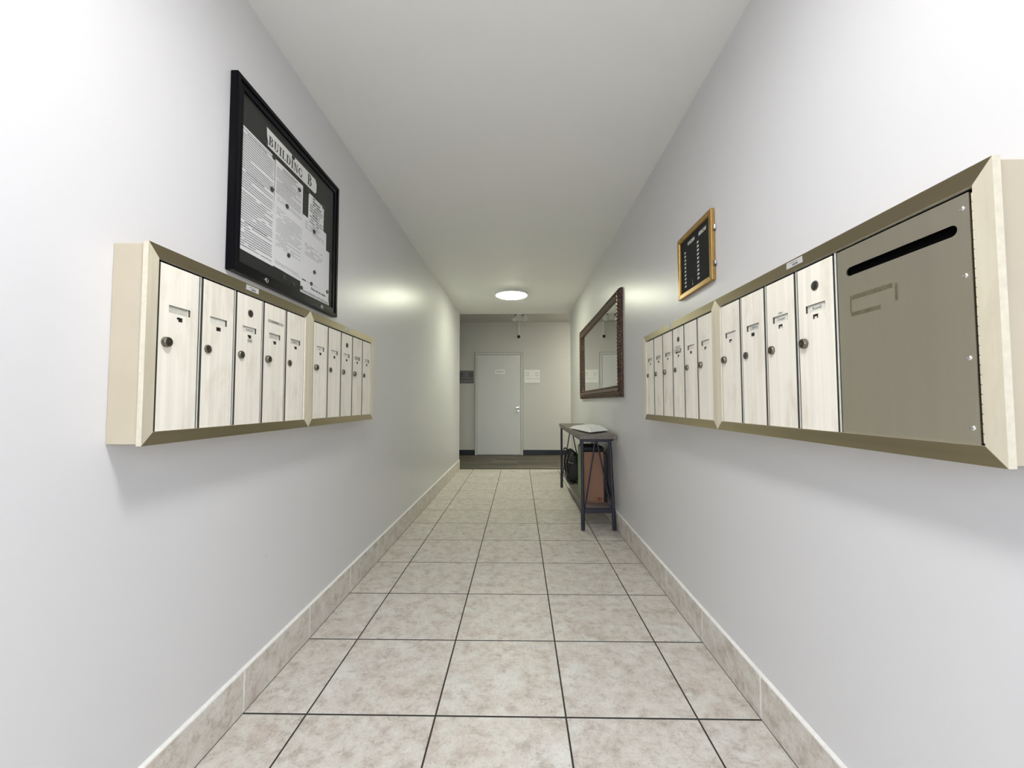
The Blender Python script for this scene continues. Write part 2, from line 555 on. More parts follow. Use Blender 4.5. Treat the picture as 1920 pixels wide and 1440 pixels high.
box('frame_shadow_gap', (-0.9095, -0.905, YF - 0.012, YF, 0, 2.135), 'dark_gap', d1)
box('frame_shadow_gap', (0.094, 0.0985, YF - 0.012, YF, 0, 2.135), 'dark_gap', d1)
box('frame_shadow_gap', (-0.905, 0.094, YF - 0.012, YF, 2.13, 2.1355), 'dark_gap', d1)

# ------------------------------------------------------------------ signs on the far wall
def far_sign(x0, x1, z0, z1, board, ink, rows_, arrow, border, label, cat, text_size=0.058):
    cx = (x0 + x1) / 2
    W, H = x1 - x0, z1 - z0
    root = empty('direction_sign', (cx, YF, z0))
    m = MB(); m.box(-W / 2, W / 2, -0.008, 0, 0, H)
    put('board', m.mesh('board', 0.001), board, root)
    for i, t in enumerate(rows_):
        for q, wd in zip((-0.30, 0.0, 0.30), t.split()):
            put('lettering', text_mesh(wd, text_size, bold=0.0012), ink, root, (q * W, -0.0085, H * (0.76 - 0.19 * i)))
    m = MB()
    z = H * 0.32
    a, b = -W * 0.42, W * 0.42
    m.box(a, b, -0.0088, -0.0080, z - 0.0045, z + 0.0045)
    tip = b if arrow > 0 else a
    m.prism([(tip + arrow * 0.008, z), (tip - arrow * 0.022, z + 0.019), (tip - arrow * 0.022, z - 0.019)], 1, -0.0088, -0.0080)
    put('arrow', m.mesh('arrow'), ink, root)
    if border:
        m = MB()
        for b4 in ((-W / 2, W / 2, 0, 0.010), (-W / 2, W / 2, H - 0.010, H), (-W / 2, -W / 2 + 0.010, 0.010, H - 0.010), (W / 2 - 0.010, W / 2, 0.010, H - 0.010)):
            m.box(b4[0], b4[1], -0.0095, -0.0078, b4[2], b4[3])
        put('border', m.mesh('border'), ink, root)
    tag(root, label, cat)
far_sign(-1.268, -0.939, 1.491, 1.753, 'sign_grey', 'ink', ['202 - 204', '102 - 104'], -1, True, 'grey room number sign with left arrow, left of the white door', 'sign')
far_sign(0.124, 0.448, 1.496, 1.769, 'sign_white', 'ink_faint', ['205 - 208', '105 - 108'], 1, False, 'bright white room number sign with right arrow, right of the door', 'sign')
ds = empty('door_sign', (-0.389, YF - 0.022, 1.678), 0)
m = MB(); m.prism([(-0.107, 0.012), (0.107, -0.004), (0.107, 0.104), (-0.107, 0.092)], 1, -0.004, 0)
put('plate', m.mesh('plate'), 'sign_white', ds)
put('lettering', scribble(9, 0.017, 8, 0.150), 'ink_grey', ds, (0, -0.0045, 0.052))
tag(ds, 'small white sign stuck on the upper half of the white door', 'sign')

# ------------------------------------------------------------------ ceiling lamps
def lamp(loc, em, label, r=0.218):
    root = empty('ceiling_lamp', loc)
    m = MB()
    m.lathe([(r - 0.02, 0.0), (r, 0.0), (r + 0.003, 0.014), (r + 0.002, 0.032), (r - 0.006, 0.035), (r - 0.012, 0.032)], (0, 0, 0), 2, 48, 0, -1)
    put('trim_ring', m.mesh('trim_ring', smooth=True), 'white_plastic', root)
    m = MB()
    m.lathe([(r - 0.010, 0.028), (r - 0.010, 0.034), (r * 0.85, 0.044), (r * 0.60, 0.053), (r * 0.28, 0.059), (0.004, 0.060)], (0, 0, 0), 2, 48, 0, -1)
    put('diffuser', m.mesh('diffuser', smooth=True), em, root)
    return tag(root, label, 'lamp', 'round ceiling lamps')
lamp((-0.083, 3.975, ZC), 'lamp_far', 'round glowing ceiling lamp in the corridor')
lamp((-0.083, -1.00, ZC), 'lamp_near', 'round cool white ceiling lamp above the mailboxes')
lamp((2.3, 6.2, ZH), 'hall_fill', 'unseen added ceiling lamp in the right arm of the cross hall')  # out of view, added to brighten the far wall

# ------------------------------------------------------------------ emergency light and camera in the cross hall
el = empty('emergency_light', (0.018, 6.25, ZH))
box('housing', (-0.055, 0.055, -0.04, 0.04, -0.125, 0.0), 'white_plastic', el, 0.006)
for sx in (-1, 1):
    m = MB()
    m.tube([(sx * 0.055, -0.01, -0.03), (sx * 0.080, -0.015, -0.03), (sx * 0.085, -0.02, -0.055)], 0.010, 10)
    put('arm', m.mesh('arm', smooth=True), 'dark_gap', el)
    m = MB()
    m.lathe([(0.0, -0.06), (0.030, -0.055), (0.045, -0.02), (0.052, 0.03), (0.050, 0.04), (0.0, 0.042)], (0, 0, 0), 1, 20, 0, -1)
    h = put('lamp_head', m.mesh('lamp_head', smooth=True), 'white_plastic', el, (sx * 0.108, -0.025, -0.095), (math.radians(-28), 0, sx * 0.35))
tag(el, 'white twin-head emergency light under the cross hall ceiling', 'emergency light')
sc = empty('security_camera', (0.009, YF, 2.463))
m = MB(); m.lathe([(0.0, 0.0), (0.048, 0.0), (0.050, 0.015), (0.049, 0.030), (0.046, 0.038), (0.038, 0.040), (0.0, 0.036)], (0, 0, 0), 1, 28, 0, -1)
put('housing', m.mesh('housing', smooth=True), 'white_plastic', sc)
m = MB(); m.lathe([(0.0, 0.036), (0.036, 0.037), (0.033, 0.044), (0.020, 0.049), (0.0, 0.051)], (0, 0, 0), 1, 24, 0, -1)
put('lens', m.mesh('lens', smooth=True), 'magnet', sc)
box('conduit', (-0.015, 0.015, -0.024, 0.0, 0.045, ZH - 2.463), 'white_plastic', sc, 0.002)
tag(sc, 'white round security camera with black lens above the far door', 'camera')

# ------------------------------------------------------------------ mailboxes
MH, MD, FW = 0.498, 0.090, 0.032         # height, depth, frame width
DW, DP, DH = 0.1255, 0.1413, 0.4270       # door width, pitch, height
SLOT = (0.0285, 0.0970, 0.3045, 0.3240)   # name slot on a door
WIN = (0.0540, 0.0720, 0.2855, 0.2970)   # number window

def recessed_panel(w, h, th, rects, ox=0.0):
    """panel with rectangular recesses pressed into its front (-y) side: cells of a grid at two depths"""
    xs_ = sorted({0.0, w} | {r[0] for r in rects} | {r[1] for r in rects})
    zs_ = sorted({0.0, h} | {r[2] for r in rects} | {r[3] for r in rects})
    m = MB()
    def dep(i, j):
        if i < 0 or j < 0 or i >= len(xs_) - 1 or j >= len(zs_) - 1:
            return th
        cx, cz = (xs_[i] + xs_[i + 1]) / 2, (zs_[j] + zs_[j + 1]) / 2
        for r in rects:
            if r[0] < cx < r[1] and r[2] < cz < r[3]:
                return r[4]
        return 0.0
    for i in range(len(xs_) - 1):
        for j in range(len(zs_) - 1):
            d = dep(i, j)
            x0, x1, z0, z1 = xs_[i], xs_[i + 1], zs_[j], zs_[j + 1]
            m.add([(x0, d, z0), (x1, d, z0), (x1, d, z1), (x0, d, z1)], [(0, 1, 2, 3)])
            for di, dj, a, b in ((-1, 0, (x0, z0), (x0, z1)), (1, 0, (x1, z0), (x1, z1)), (0, -1, (x0, z0), (x1, z0)), (0, 1, (x0, z1), (x1, z1))):
                e = dep(i + di, j + dj)
                if e > d:
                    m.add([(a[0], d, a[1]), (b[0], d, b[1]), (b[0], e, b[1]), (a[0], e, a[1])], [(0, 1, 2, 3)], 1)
    me = m.mesh('door_panel')
    return me

door_me = recessed_panel(DW, DH, 0.0065, [SLOT + (0.0050,), WIN + (0.0050,)])
door_me.materials.append(MAT['door_alu']); door_me.materials.append(MAT['edge_shade'])

def lock_mesh(r, h, name):
    m = MB()
    m.lathe([(0.0, 0.0), (r * 1.02, 0.0), (r * 1.02, h * 0.35), (r * 0.97, h * 0.85), (r * 0.88, h), (r * 0.62, h), (r * 0.60, h * 0.90), (0.0, h * 0.88)], (0, 0, 0), 1, 22, 0, -1)
    m.lathe([(0.0, h * 0.80), (r * 0.60, h * 0.89), (r * 0.56, h * 0.93), (0.0, h * 0.93)], (0, 0, 0), 1, 18, 1, -1)
    m.box(-r * 0.09, r * 0.09, -h * 1.01, -h * 0.9, -r * 0.38, r * 0.38, 0)
    me = m.mesh(name, smooth=True)
    me.materials.append(MAT['lock']); me.materials.append(MAT['lock_dark'])
    return me
LK = [lock_mesh(0.0125, 0.0075, 'lock'), lock_mesh(0.0120, 0.0055, 'lock'), lock_mesh(0.0130, 0.0105, 'lock')]
m = MB()
m.lathe([(0.0, 0.0), (0.0125, 0.0), (0.0125, 0.0015), (0.0112, 0.0022), (0.0, 0.0022)], (0, 0, 0), 1, 22, 0, -1)
m.lathe([(0.0, 0.0015), (0.0105, 0.0018), (0.0098, 0.0035), (0.0, 0.0042)], (0, 0, 0), 1, 20, 1, -1)
m.box(-0.0012, 0.0012, -0.0050, -0.003, -0.005, 0.005, 0)
MASTER = m.mesh('master_lock', smooth=True)
MASTER.materials.append(MAT['lock']); MASTER.materials.append(MAT['lock_dark'])
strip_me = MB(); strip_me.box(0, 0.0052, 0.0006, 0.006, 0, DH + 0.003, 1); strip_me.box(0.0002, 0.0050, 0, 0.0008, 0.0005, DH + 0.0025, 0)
strip_me = strip_me.mesh('divider_strip'); strip_me.materials.append(MAT['strip']); strip_me.materials.append(MAT['edge_shade'])

def card_me(w, h):
    mm = MB(); mm.box(0, w, 0, 0.0008, 0, h)
    return mm.mesh('name_card')

def mailbox(loc, rz, W, nd, master, plate_u, label, cards, parcel=False, side_near=None):
    root = empty('mailbox_unit', loc, rz)
    tag(root, label, 'mailbox', 'wall mailbox units')
    # painted case
    box('case', (0.003, W - 0.003, -MD + 0.013, -0.0, 0.004, MH - 0.004), 'case', root, 0.0015)
    box('recess_plate', (FW - 0.004, W - FW + 0.004, -MD + 0.0125, -MD + 0.016, FW - 0.004, MH - FW + 0.004), 'interior_shade', root)  # plate coloured black in place of the shade inside a hollow case
    # mitred frame: rails and stiles, face falling 3 mm towards the opening
    yo, yi, yb = -MD, -MD + 0.0015, -MD + 0.013
    def bar(name, p, mat):          # p: outer a, outer b, inner b, inner a  (x, z)
        mm = MB()
        vs = [(p[0][0], yo, p[0][1]), (p[1][0], yo, p[1][1]), (p[2][0], yi, p[2][1]), (p[3][0], yi, p[3][1])]
        vs += [(q[0], yb, q[1]) for q in p]
        mm.add(vs, [(0, 1, 2, 3)])
        mm.add(vs, [(7, 6, 5, 4), (0, 4, 5, 1), (1, 5, 6, 2), (2, 6, 7, 3), (3, 7, 4, 0)], 1)
        return put(name, mm.mesh(name), [mat, 'edge_alu'], root)
    g = 0.0003
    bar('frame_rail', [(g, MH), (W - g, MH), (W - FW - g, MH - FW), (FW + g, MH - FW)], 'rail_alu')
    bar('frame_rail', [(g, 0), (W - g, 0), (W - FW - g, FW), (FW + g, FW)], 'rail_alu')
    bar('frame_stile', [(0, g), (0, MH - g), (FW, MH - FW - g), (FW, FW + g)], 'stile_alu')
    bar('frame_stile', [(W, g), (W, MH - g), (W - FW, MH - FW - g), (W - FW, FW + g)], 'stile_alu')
    yd = -MD + 0.0045
    u0 = 0.0400
    for k in range(nd + 1):
        su = u0 + k * DP - (DP - DW) / 2 - 0.00275
        if su + 0.006 < W - FW + 0.002:
            put('divider_strip', strip_me, 'strip', root, (su, yd + 0.0015, FW))
    for k in range(nd):
        u = u0 + k * DP
        d = put('mailbox_door', door_me, 'door_alu', root, (u, yd, FW + 0.0005))
        put('lock', LK[(k * 2 + nd + (1 if rz < 0 else 0)) % 3], 'lock', d, (0.0215, 0, 0.2265), (0, random.uniform(-0.6, 0.6), 0))
        if k == master:
            put('master_lock', MASTER, 'lock', d, (DW / 2 + 0.002, 0, 0.3705))
        c = cards.get(k, {})
        cw = c.get('w', 0.060)
        cx = SLOT[0] + c.get('dx', 0.004)
        nc = put('name_card', card_me(cw, 0.0170), c.get('mat', 'card'), d, (cx, 0.0040, SLOT[2] + 0.0006))
        if c.get('t'):
            put('card_print', text_mesh(c['t'], 0.0112, bold=0.0001) if isinstance(c['t'], str) else scribble(c['t'], 0.0075, k + nd), 'ink_grey', d, (cx + cw / 2, 0.0037, SLOT[2] + 0.0092))
        mm = MB()
        mm.box(WIN[0] + 0.0005, WIN[1] - 0.0005, 0.0042, 0.0049, WIN[2] + 0.0003, WIN[3] - 0.0003, 0)
        if k % 3 != 1 or c.get('win'):
            mm.box(WIN[0] + 0.001, WIN[1] - 0.009, 0.0034, 0.0042, WIN[2] + 0.0005, WIN[3] - 0.0050, 1)
        put('number_window', mm.mesh('number_window'), ['lock_dark', 'card'], d)
        if c.get('tape'):
            tp = box('label_tape', (0.014, 0.110, -0.0006, 0.0, 0.362, 0.373), 'tape', d)
            tp.rotation_euler = (0, math.radians(1.0), 0)
            put('tape_print', scribble(c['tape'], 0.005, 3, 0.045), 'ink', d, (0.062, -0.0008, 0.3665))
        if c.get('sticker'):
            box('sticker', (0.028, 0.088, -0.0012, 0.0, 0.326, 0.340), 'sticker', d)
            put('sticker_print', scribble(c['sticker'], 0.006, 4), 'ink_grey', d, (0.052, -0.0014, 0.333))
            box('peeling_label', (0.032, 0.085, -0.006, -0.001, 0.312, 0.323), 'tape', d, 0, (0, 0, 0), (0.0, 0, 0))
        if c.get('dymo'):
            box('small_label', (0.052, 0.078, -0.0006, 0.0, 0.327, 0.334), 'card', d)
            put('label_print', scribble(c['dymo'], 0.0045, 9, 0.018), 'ink', d, (0.065, -0.0008, 0.3305))
        if c.get('numtag'):
            box('number_tag', (0.054, 0.077, -0.0006, 0.0, 0.272, 0.284), 'tape', d)
            put('tag_print', scribble(c['numtag'], 0.007, 2, 0.015), 'ink_grey', d, (0.0655, -0.0008, 0.278))
    # serial sticker on the top rail
    mm = MB(); mm.box(plate_u, plate_u + 0.064, -MD - 0.0001, -MD + 0.0030, MH - 0.0205, MH - 0.0035)
    p = put('rail_sticker', mm.mesh('rail_sticker'), 'sticker', root)
    put('sticker_print', scribble(7, 0.0032, 5, 0.030), 'ink_grey', root, (plate_u + 0.030, -MD - 0.0004, MH - 0.0085))
    put('sticker_print', scribble(4, 0.0055, 6, 0.022), 'ink', root, (plate_u + 0.036, -MD - 0.0004, MH - 0.0150))
    if parcel:
        a, b = u0 + nd * DP - 0.0015, W - FW - 0.0085
        w_, h_ = b - a, DH
        # sheet with a real slot: ring of quads around a rounded slot outline
        sl = []
        c0, c1, zc_, r_ = 0.036, w_ - 0.030, 0.371, 0.0100
        for k in range(9):
            t = PI / 2 + PI * k / 8
            sl.append((c0 + r_ * math.cos(t), zc_ + r_ * math.sin(t)))
        for k in range(9):
            t = -PI / 2 + PI * k / 8
            sl.append((c1 + r_ * math.cos(t), zc_ + r_ * math.sin(t)))
        bm = bmesh.new()
        fv = [bm.verts.new((x, 0, z)) for x, z in ((0, 0), (w_, 0), (w_, h_), (0, h_))]
        iv = [bm.verts.new((x, 0, z)) for x, z in sl]
        es = [bm.edges.new((fv[i], fv[(i + 1) % 4])) for i in range(4)] + [bm.edges.new((iv[i], iv[(i + 1) % len(iv)])) for i in range(len(iv))]
        bmesh.ops.triangle_fill(bm, edges=es, use_beauty=True)
        ex = bmesh.ops.extrude_face_region(bm, geom=list(bm.faces))
        for v in ex['geom']:
            if isinstance(v, bmesh.types.BMVert):
                v.co.y += 0.003
        bmesh.ops.recalc_face_normals(bm, faces=bm.faces)
        me = bpy.data.meshes.new('parcel_door'); bm.to_mesh(me); bm.free()
        pd = put('parcel_door', me, 'panel_alu', root, (a, yd, FW + 0.0005))
        tag(pd, 'plain grey metal parcel door with a long mail slot')
        for z in (0.403, 0.2865, 0.1455, 0.0275):
            mm = MB(); mm.lathe([(0.0, 0.0), (0.0045, 0.0), (0.0042, 0.0012), (0.0028, 0.0022), (0.0012, 0.0024), (0.0, 0.0018)], (w_ - 0.011, 0, z), 1, 14, 0, -1)
            put('rivet', mm.mesh('rivet', smooth=True), 'chrome', pd)
        mm = MB()      # left-over adhesive of a removed label
        mm.box(0.034, 0.140, -0.0003, 0.0, 0.3045, 0.3145)
        mm.box(0.036, 0.112, -0.0003, 0.0, 0.267, 0.276)
        mm.box(0.034, 0.038, -0.0003, 0.0, 0.276, 0.3045)
        mm.box(0.146, 0.152, -0.0003, 0.0, 0.276, 0.312)
        put('adhesive_trace', mm.mesh('adhesive_trace'), 'panel_trace', pd)
        mm = MB()
        n_ = 26
        for k in range(n_):
            z = FW + 0.004 + k * (DH - 0.006) / n_
            mm.tube([(b + 0.0045, yd + 0.003, z), (b + 0.0045, yd + 0.003, z + (DH - 0.006) / n_ - 0.0012)], 0.0026, 8)
        put('piano_hinge', mm.mesh('piano_hinge'), 'stile_alu', root)
        put('divider_strip', strip_me, 'strip', root, (a - 0.0075, yd - 0.001, FW))
    return root
MAT['panel_trace'] = plain('adhesive_residue', (0.13, 0.115, 0.075), 0.8, 0.0, 0.1, 0.3, 90)
ML, MR = PI / 2, -PI / 2
zb_ = 0.994
mailbox((XL, -0.518, zb_), ML, 0.773, 5, 2, 0.357, 'near mailbox unit of five doors on the left wall', {
    0: {'mat': 'card_grey', 'w': 0.058}, 1: {'w': 0.060}, 2: {'t': 'Ashford', 'w': 0.052, 'dx': 0.013, 'numtag': 3, 'win': 1},
    3: {'w': 0.048, 'dx': 0.010, 'tape': 9, 'mat': 'card_grey'}, 4: {'mat': 'card_grey', 't': 6, 'win': 1}})
mailbox((XL, 0.255, zb_), ML, 0.771, 5, 2, 0.352, 'far mailbox unit of five doors on the left wall, below the notice board corner', {
    0: {'t': 2, 'w': 0.062}, 1: {'w': 0.062}, 2: {}, 3: {'t': 5, 'mat': 'card_grey'}, 4: {'t': 3}})
mailbox((XR, 1.008, zb_), MR, 0.906, 6, 3, 0.406, 'far mailbox unit of six doors on the right wall', {
    0: {'t': 4, 'w': 0.045, 'dx': 0.016}, 1: {'mat': 'card_grey', 't': 4}, 2: {'mat': 'card_grey'}, 3: {'sticker': 4, 'mat': 'card_grey'}, 4: {}, 5: {}})
mailbox((XR, 0.102, zb_), MR, 0.932, 4, 3, 0.427, 'near mailbox unit with a big parcel door on the right wall', {
    0: {}, 1: {'t': 6, 'w': 0.052, 'dx': 0.013, 'mat': 'card_grey'}, 2: {'t': 'Cooper', 'w': 0.056, 'dymo': 4, 'win': 1}, 3: {'t': 'Russell', 'w': 0.050, 'dx': 0.010}}, parcel=True)

# ------------------------------------------------------------------ notice board on the left wall
NBY, NBZ = -0.140, 1.546
NW, NHh = 0.792, 0.694
nb = empty('notice_board', (XL, NBY, NBZ), ML)
tag(nb, 'black framed glazed notice board on the left wall above the mailboxes', 'notice board')
def rect_frame(root, name, W, H, fw, y0, y1, mat, x0=0.0, z0=0.0, bevel=0.002, seg=2, names=None):
    for i, poly in enumerate(([(0, 0), (W, 0), (W - fw, fw), (fw, fw)], [(0, H), (W, H), (W - fw, H - fw), (fw, H - fw)],
                              [(0, 0), (0, H), (fw, H - fw), (fw, fw)], [(W, 0), (W, H), (W - fw, H - fw), (W - fw, fw)])):
        mm = MB(); mm.prism([(x0 + a, z0 + b) for a, b in poly], 1, y0, y1)
        put(name + ('_rail' if i < 2 else '_stile'), mm.mesh(name, bevel, seg), mat, root)
rect_frame(nb, 'frame', NW, NHh, 0.017, -0.027, 0.0, 'black')
rect_frame(nb, 'door_frame', NW - 0.034, NHh - 0.034, 0.024, -0.022, -0.012, 'black', 0.017, 0.017, 0.0015)
box('back_panel', (0.015, NW - 0.015, -0.006, -0.0005, 0.015, NHh - 0.015), 'felt', nb)
box('glass_pane', (0.036, NW - 0.036, -0.0175, -0.0150, 0.036, NHh - 0.036), 'glass', nb)
for y in (0.048, 0.486):
    mm = MB(); mm.lathe([(0.0, 0.0), (0.0105, 0.0), (0.0105, 0.004), (0.0085, 0.006), (0.0, 0.0062)], (y - NBY, -0.0215, 1.563 - NBZ), 1, 20, 0, -1)
    mm.box(y - NBY - 0.0012, y - NBY + 0.0012, -0.0292, -0.0270, 1.563 - NBZ - 0.006, 1.563 - NBZ + 0.006, 1)
    put('cam_lock', mm.mesh('cam_lock', smooth=True), ['chrome', 'lock_dark'], nb)

def paper_lines(w, h, margin, gap, th, density=1.0, heads=(), seed=0, skip=()):
    """printed words of a page: dark dashes of word length, one joined print"""
    rg = random.Random(seed)
    m = MB()
    z = h - margin
    i = 0
    while z > margin:
        if any(a < 1 - z / h < b for a, b in skip):
            z -= gap; continue
        x = margin
        t = th
        head = i in heads
        if head:
            x = w * 0.25; t = th * 1.5
        end = (w - margin) * (0.75 if head else (1.0 if rg.random() < 0.75 else rg.uniform(0.3, 0.9)))
        while x < end:
            l = min(rg.uniform(0.005, 0.026), w - margin - x)
            if l > 0.002 and rg.random() < density:
                m.add([(x, -0.0003, z - t / 2), (x + l, -0.0003, z - t / 2), (x + l, -0.0003, z + t / 2), (x, -0.0003, z + t / 2)], [(0, 1, 2, 3)])
            x += l + 0.0017
        z -= gap
        i += 1
    return m.mesh('print')

def paper(y0, y1, z0, z1, depth, label, tilt=0.0, poly=None, name='notice', mat='paper', curl=0.0, lines=None, ink='ink'):
    """sheet lying on the board's back panel; depth = distance of its face from the wall"""
    W, H = y1 - y0, z1 - z0
    root = empty(name, (XL + depth, y0, z0), ML)
    root.rotation_euler = (0, 0, ML)
    n = 14
    m = MB()
    if poly is None:
        poly = [(0, 0), (W, 0), (W, H), (0, H)]
        for j in range(n):
            a, b = j / n, (j + 1) / n
            def off(t): return -curl * math.sin(t * PI * 3) * 0.5 - abs(curl) * 0.5
            for q in (0,):
                m.add([(a * W, off(a), 0), (b * W, off(b), 0), (b * W, off(b), H), (a * W, off(a), H),
                       (a * W, off(a) + 0.0004, 0), (b * W, off(b) + 0.0004, 0), (b * W, off(b) + 0.0004, H), (a * W, off(a) + 0.0004, H)],
                      [(0, 1, 2, 3), (7, 6, 5, 4), (0, 4, 5, 1), (3, 2, 6, 7)] + ([(0, 3, 7, 4)] if j == 0 else []) + ([(1, 5, 6, 2)] if j == n - 1 else []))
    else:
        m.prism(poly, 1, 0, 0.0004)
    sh = put('sheet', m.mesh('sheet'), mat, root, rot=(0, tilt, 0))
    if lines:
        put('print', paper_lines(W, H, **lines), ink, sh, (0, -abs(curl) - 0.0002, 0))
    tag(root, label, 'paper', 'notices in the glazed board')
    return root
PA = 0.0078
paper(-0.118, 0.111, 1.836, 2.088, PA, 'upper page of dense text at the left of the notice board', 0.012, lines=dict(margin=0.010, gap=0.0088, th=0.0025, heads=(1, 17), seed=1))
paper(-0.118, 0.114, 1.640, 1.862, PA + 0.0006, 'lower page of dense text at the left of the notice board', 0.0, lines=dict(margin=0.012, gap=0.0088, th=0.0024, heads=(12,), seed=2, density=0.95))
paper(0.110, 0.324, 1.800, 2.081, PA, 'page hung just below the banner in the middle column of the board', 0.0, lines=dict(margin=0.012, gap=0.0078, th=0.0021, heads=(0, 1, 8), seed=3))
paper(0.110, 0.329, 1.644, 1.945, PA + 0.0008, 'letter page in the middle column held by two magnets', 0.015, lines=dict(margin=0.014, gap=0.0082, th=0.0019, seed=4, density=0.9, skip=((0.72, 0.90), (0.10, 0.18))), ink='ink_grey')
paper(0.372, 0.520, 1.925, 2.078, PA, 'small printed notice at the upper right of the board under the banner', 0.02, curl=0.0012, lines=dict(margin=0.010, gap=0.0135, th=0.0040, heads=(0, 1, 2, 6), seed=5, density=0.9))
paper(0.400, 0.590, 1.680, 1.870, PA - 0.0005, 'crumpled sheet peeking out at the right edge of the board', 0.0, curl=0.001)
paper(0.326, 0.552, 1.672, 1.954, PA + 0.0006, 'sparsely typed letter in the right column of the board', 0.0, lines=dict(margin=0.022, gap=0.0095, th=0.0026, seed=6, density=0.75, skip=((0.24, 0.42), (0.62, 1.0))), ink='ink_grey')
bp = [(0, 0.0), (0.372, 0.001), (0.385, 0.012), (0.386, 0.052), (0.372, 0.070), (0.19, 0.069), (0.188, 0.062), (0.174, 0.062), (0.171, 0.069), (-0.006, 0.070), (-0.002, 0.034), (0.005, 0.012)]
bn = paper(0.057, 0.440, 2.100, 2.170, PA + 0.0012, 'white banner strip reading BUILDING B at the top of the board', 0.0, bp, 'banner', 'banner')
sp = paper(0.315, 0.590, 1.594, 1.668, PA + 0.0022, 'white website slip along the bottom right of the board', 0.0, [(0, 0.0), (0.278, 0.002), (0.270, 0.030), (0.270, 0.092), (0.010, 0.090), (0, 0.058)], 'slip')
put('print', text_mesh('Please visit our website', 0.0150, bold=0.0003), 'ink', sp, (0.165, -0.0004, 0.040))
put('print', text_mesh('www.GoldenArrowCondos.com', 0.0185), 'ink_grey', sp, (0.142, -0.0004, 0.012))
mm = MB(); mm.box(0.012, 0.045, -0.0004, -0.0001, 0.058, 0.064); mm.box(0.048, 0.15, -0.0004, -0.0001, 0.0605, 0.0615)
# serif capitals of the banner, strokes in a unit-high cell
def arc(cx, cz, rx, rz_, a0, a1, t0, n=14):
    """crescent stroke: outer ellipse, inner ellipse thinner at the sides; t0 = stroke width"""
    o, i = [], []
    for k in range(n + 1):
        a = math.radians(a0 + (a1 - a0) * k / n)
        o.append((cx + rx * math.cos(a), cz + rz_ * math.sin(a)))
        i.append((cx + (rx - t0) * math.cos(a), cz + (rz_ - 0.075) * math.sin(a)))
    return o + i[::-1]
def serif_letter(ch):
    st, th = 0.20, 0.07
    P = []
    def R(x0, x1, z0, z1): P.append([(x0, z0), (x1, z0), (x1, z1), (x0, z1)])
    if ch == 'I':
        R(0.09, 0.30, 0, 1); R(0.02, 0.37, 0, th); R(0.02, 0.37, 1 - th, 1); w = 0.40
    elif ch == 'B':
        R(0.08, 0.28, 0, 1); R(0.0, 0.40, 0, th); R(0.0, 0.40, 1 - th, 1); R(0.2, 0.42, 0.5, 0.55)
        P.append(arc(0.38, 0.765, 0.24, 0.235, -90, 90, 0.18)); P.append(arc(0.40, 0.275, 0.28, 0.275, -90, 90, 0.19)); w = 0.74
    elif ch == 'U':
        R(0.09, 0.28, 0.3, 1); R(0.58, 0.66, 0.3, 1); R(0.0, 0.33, 1 - th, 1); R(0.50, 0.76, 1 - th, 1)
        P.append(arc(0.375, 0.31, 0.285, 0.32, 180, 360, 0.14)); w = 0.78
    elif ch == 'L':
        R(0.08, 0.28, 0, 1); R(0.0, 0.62, 0, th); R(0.0, 0.36, 1 - th, 1); P.append([(0.62, 0), (0.62, 0.27), (0.585, 0.27), (0.53, 0.05), (0.5, 0.0)]); w = 0.66
    elif ch == 'D':
        R(0.08, 0.28, 0, 1); R(0.0, 0.38, 0, th); R(0.0, 0.38, 1 - th, 1); P.append(arc(0.36, 0.5, 0.40, 0.5, -90, 90, 0.19)); w = 0.80
    elif ch == 'N':
        R(0.10, 0.18, 0, 1); R(0.62, 0.70, 0, 1); R(0.0, 0.27, 0, th); R(0.0, 0.22, 1 - th, 1); R(0.54, 0.80, 1 - th, 1)
        P.append([(0.08, 1), (0.31, 1), (0.70, 0), (0.56, 0)]); w = 0.82
    elif ch == 'G':
        P.append(arc(0.41, 0.5, 0.40, 0.52, 50, 318, 0.19)); R(0.58, 0.73, 0.05, 0.40); R(0.48, 0.82, 0.37, 0.42); R(0.66, 0.71, 0.68, 1.0); w = 0.86
    else:
        w = 0.35
    return P, w
def serif_line(txt, x, z, h, wx, gap=0.10):
    m = MB()
    for ch in txt:
        P, w_ = serif_letter(ch)
        for p in P:
            m.prism([(x + a * h * wx, z + b * h) for a, b in p], 1, -0.0006, -0.0002)
        x += (w_ + gap) * h * wx
    return m.mesh('lettering')
put('lettering', serif_line('BUILDING', 0.008, 0.010, 0.037, 1.10), 'ink', bn)
put('lettering', serif_line('B', 0.302, 0.012, 0.050, 1.05), 'ink', bn)
put('print', mm.mesh('print'), 'ink', sp)
mag = MB(); mag.lathe([(0.0, 0.0), (0.0092, 0.0), (0.0092, 0.0035), (0.0078, 0.0048), (0.0, 0.0050)], (0, 0, 0), 1, 20, 0, -1)
mag = mag.mesh('magnet', smooth=True)
mag.materials.append(MAT['magnet'])
